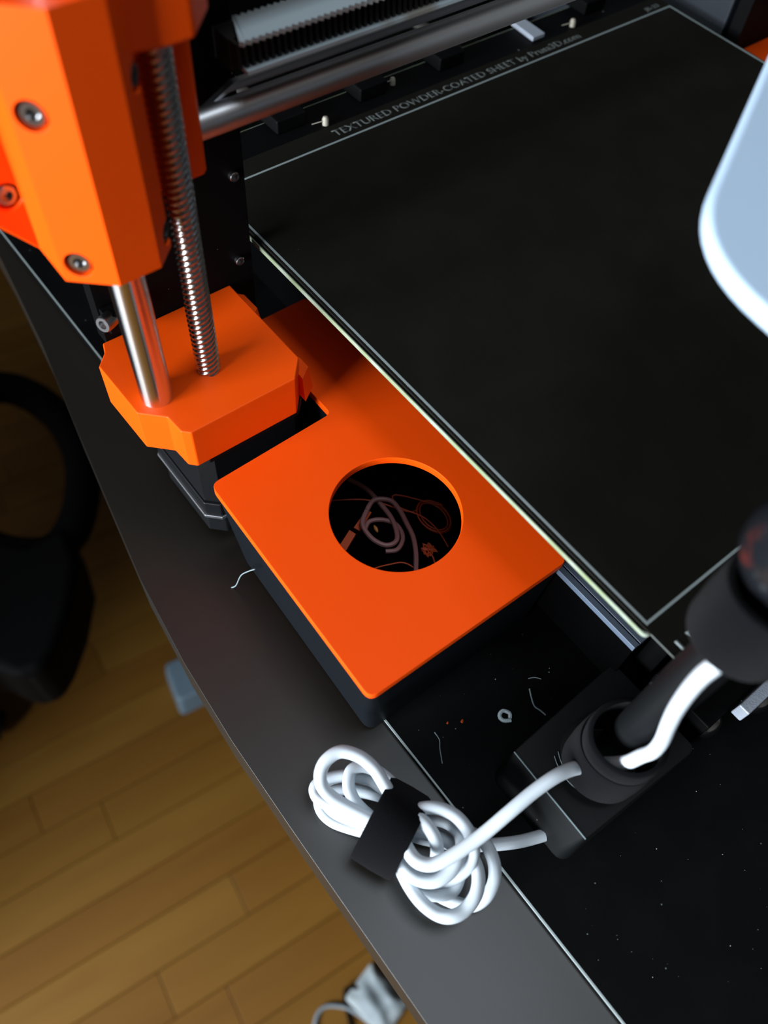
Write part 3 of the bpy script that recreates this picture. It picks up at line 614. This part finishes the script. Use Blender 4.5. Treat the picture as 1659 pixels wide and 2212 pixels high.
for i in range(110):
    x = rr.uniform(-46, 40); y = rr.uniform(-150, 34); s = rr.choice((.07, .08, .1, .16))
    if -40 < x < 36 and -36 < y < 6: continue
    lathe(bm, (x, y, BZ + .02), (rr.uniform(-1, 1), rr.uniform(-1, 1), 1), [(0, 0), (s * .5, s * .9), (s, 0)], 5)
d = newobj('dust', bm, WSC, None, kind='stuff'); tag(d, 'pale dust specks scattered on the black board', 'dust')

# ------------------------------------------------------------------ things on the floor
ch = thing('swivel_chair', (-110, 430, -H), 'black chair-like object with a looped arm in deep shadow left of the desk', 'chair')
ringc = [(-48, 655), (-27, 622), (-18, 576), (-24, 528), (-43, 486), (-72, 452), (-103, 445), (-140, 480), (-175, 560), (-150, 640), (-90, 672)]
bm = bmesh.new(); tube(bm, [(x, y, -500) for x, y in ringc], 17, 16, closed=True, k=6); newobj('arm_loop', bm, CHAIR, ch)
bm = bmesh.new(); prism(bm, [(-72, 452), (-84, 405), (-112, 368), (-138, 343), (-156, 331), (-176, 338), (-190, 365), (-260, 420), (-230, 500), (-150, 490), (-110, 452)], -560, -480); newobj('seat', bm, CHAIR, ch, bevel=14, seg=5)
bm = bmesh.new(); prism(bm, rounded([(-640, 300), (-240, 330), (-215, 620), (-240, 860), (-640, 880)], 60), -530, -450); newobj('added_cushion', bm, CHAIR, ch, bevel=20, seg=4)  # chair body continued out of view to widen its shadow
bm = bmesh.new(); prism(bm, rounded([(-700, 270), (-655, 245), (-640, 900), (-690, 880)], 12), -640, 40); newobj('added_backrest', bm, CHAIR, ch, bevel=10, seg=3)  # unseen; added and sized to shade the floor and rear desktop
bm = bmesh.new(); cyl(bm, (-440, 600, -H + 50), (-440, 600, -530), 26, 24); newobj('post', bm, CHAIR, ch)
for a in range(5):
    t = a * 2 * math.pi / 5 + math.pi; bm = bmesh.new(); tube(bm, [(-440, 600, -H + 66), (-440 + 120 * math.cos(t), 600 + 120 * math.sin(t), -H + 56), (-440 + 250 * math.cos(t), 600 + 250 * math.sin(t), -H + 18)], 17, 12, k=3); newobj('leg', bm, CHAIR, ch)
bm = bmesh.new(); prism(bm, rounded([(-66, 344), (0, 334), (8, 392), (-54, 404)], 8), -H, -H + 40, rounded([(-62, 348), (-3, 339), (4, 388), (-51, 399)], 8))
tag(newobj('desk_glide', bm, FOOTM, bevel=3, seg=3), 'small blue-grey plastic block on the wooden floor by the desk edge', 'block')
# crumpled cloth pouch
bm = bmesh.new(); n = 22; cn = [(-44, -7), (-33, -60), (-76, -70), (-86, -16)]
rr = random.Random(4)
G = {}
for s in (0, 1):
    for i in range(n + 1):
        for j in range(n + 1):
            u, v = i / n, j / n; pnt = [cn[0][k] * (1 - u) * (1 - v) + cn[1][k] * u * (1 - v) + cn[2][k] * u * v + cn[3][k] * (1 - u) * v for k in (0, 1)]
            e = min(u, 1 - u, v, 1 - v); hh = 8.5 * min(1, (e * 3.4)) ** .6 + (1.6 * math.sin(9 * u + 5 * v) + 1.3 * math.sin(13 * v - 4 * u + 1)) * min(1, e * 4)
            pinch = 1 + .10 * math.cos(2 * math.pi * (u if v in (0, 1) else v))
            if s == 1 and (i in (0, n) or j in (0, n)): G[(s, i, j)] = G[(0, i, j)]; continue
            z = -H + 4.5 + (hh if s == 0 else -min(4.2, hh * .45))
            G[(s, i, j)] = bm.verts.new(V(pnt[0], pnt[1], z))
    for i in range(n):
        for j in range(n):
            q = (G[(s, i, j)], G[(s, i + 1, j)], G[(s, i + 1, j + 1)], G[(s, i, j + 1)]); bm.faces.new(q if s == 0 else q[::-1])
tag(newobj('cloth_pouch', bm, POUCH, ang=70), 'crumpled grey-white cloth pouch on the wooden floor beside the desk edge', 'pouch')
bm = bmesh.new(); tube(bm, [(-132, -34, -H + 2), (-124, -16, -H + 2), (-111, -9, -H + 2), (-98, -15, -H + 2.5), (-84, -34, -H + 3), (-70, -80, -H + 2)], 2, 8)
tag(newobj('floor_cable', bm, mat('grey_cable', (.16, .19, .21, 1), .5)), 'thin grey cable curling on the floor beside the cloth pouch', 'cable')
bm = bmesh.new(); tube(bm, [(-100, -60, -H + 2), (-92, -30, -H + 2), (-80, -10, -H + 5), (-66, -22, -H + 8)], 1.8, 8)
tag(newobj('floor_cable', bm, CHAIR), 'black cable half under the cloth pouch', 'cable')
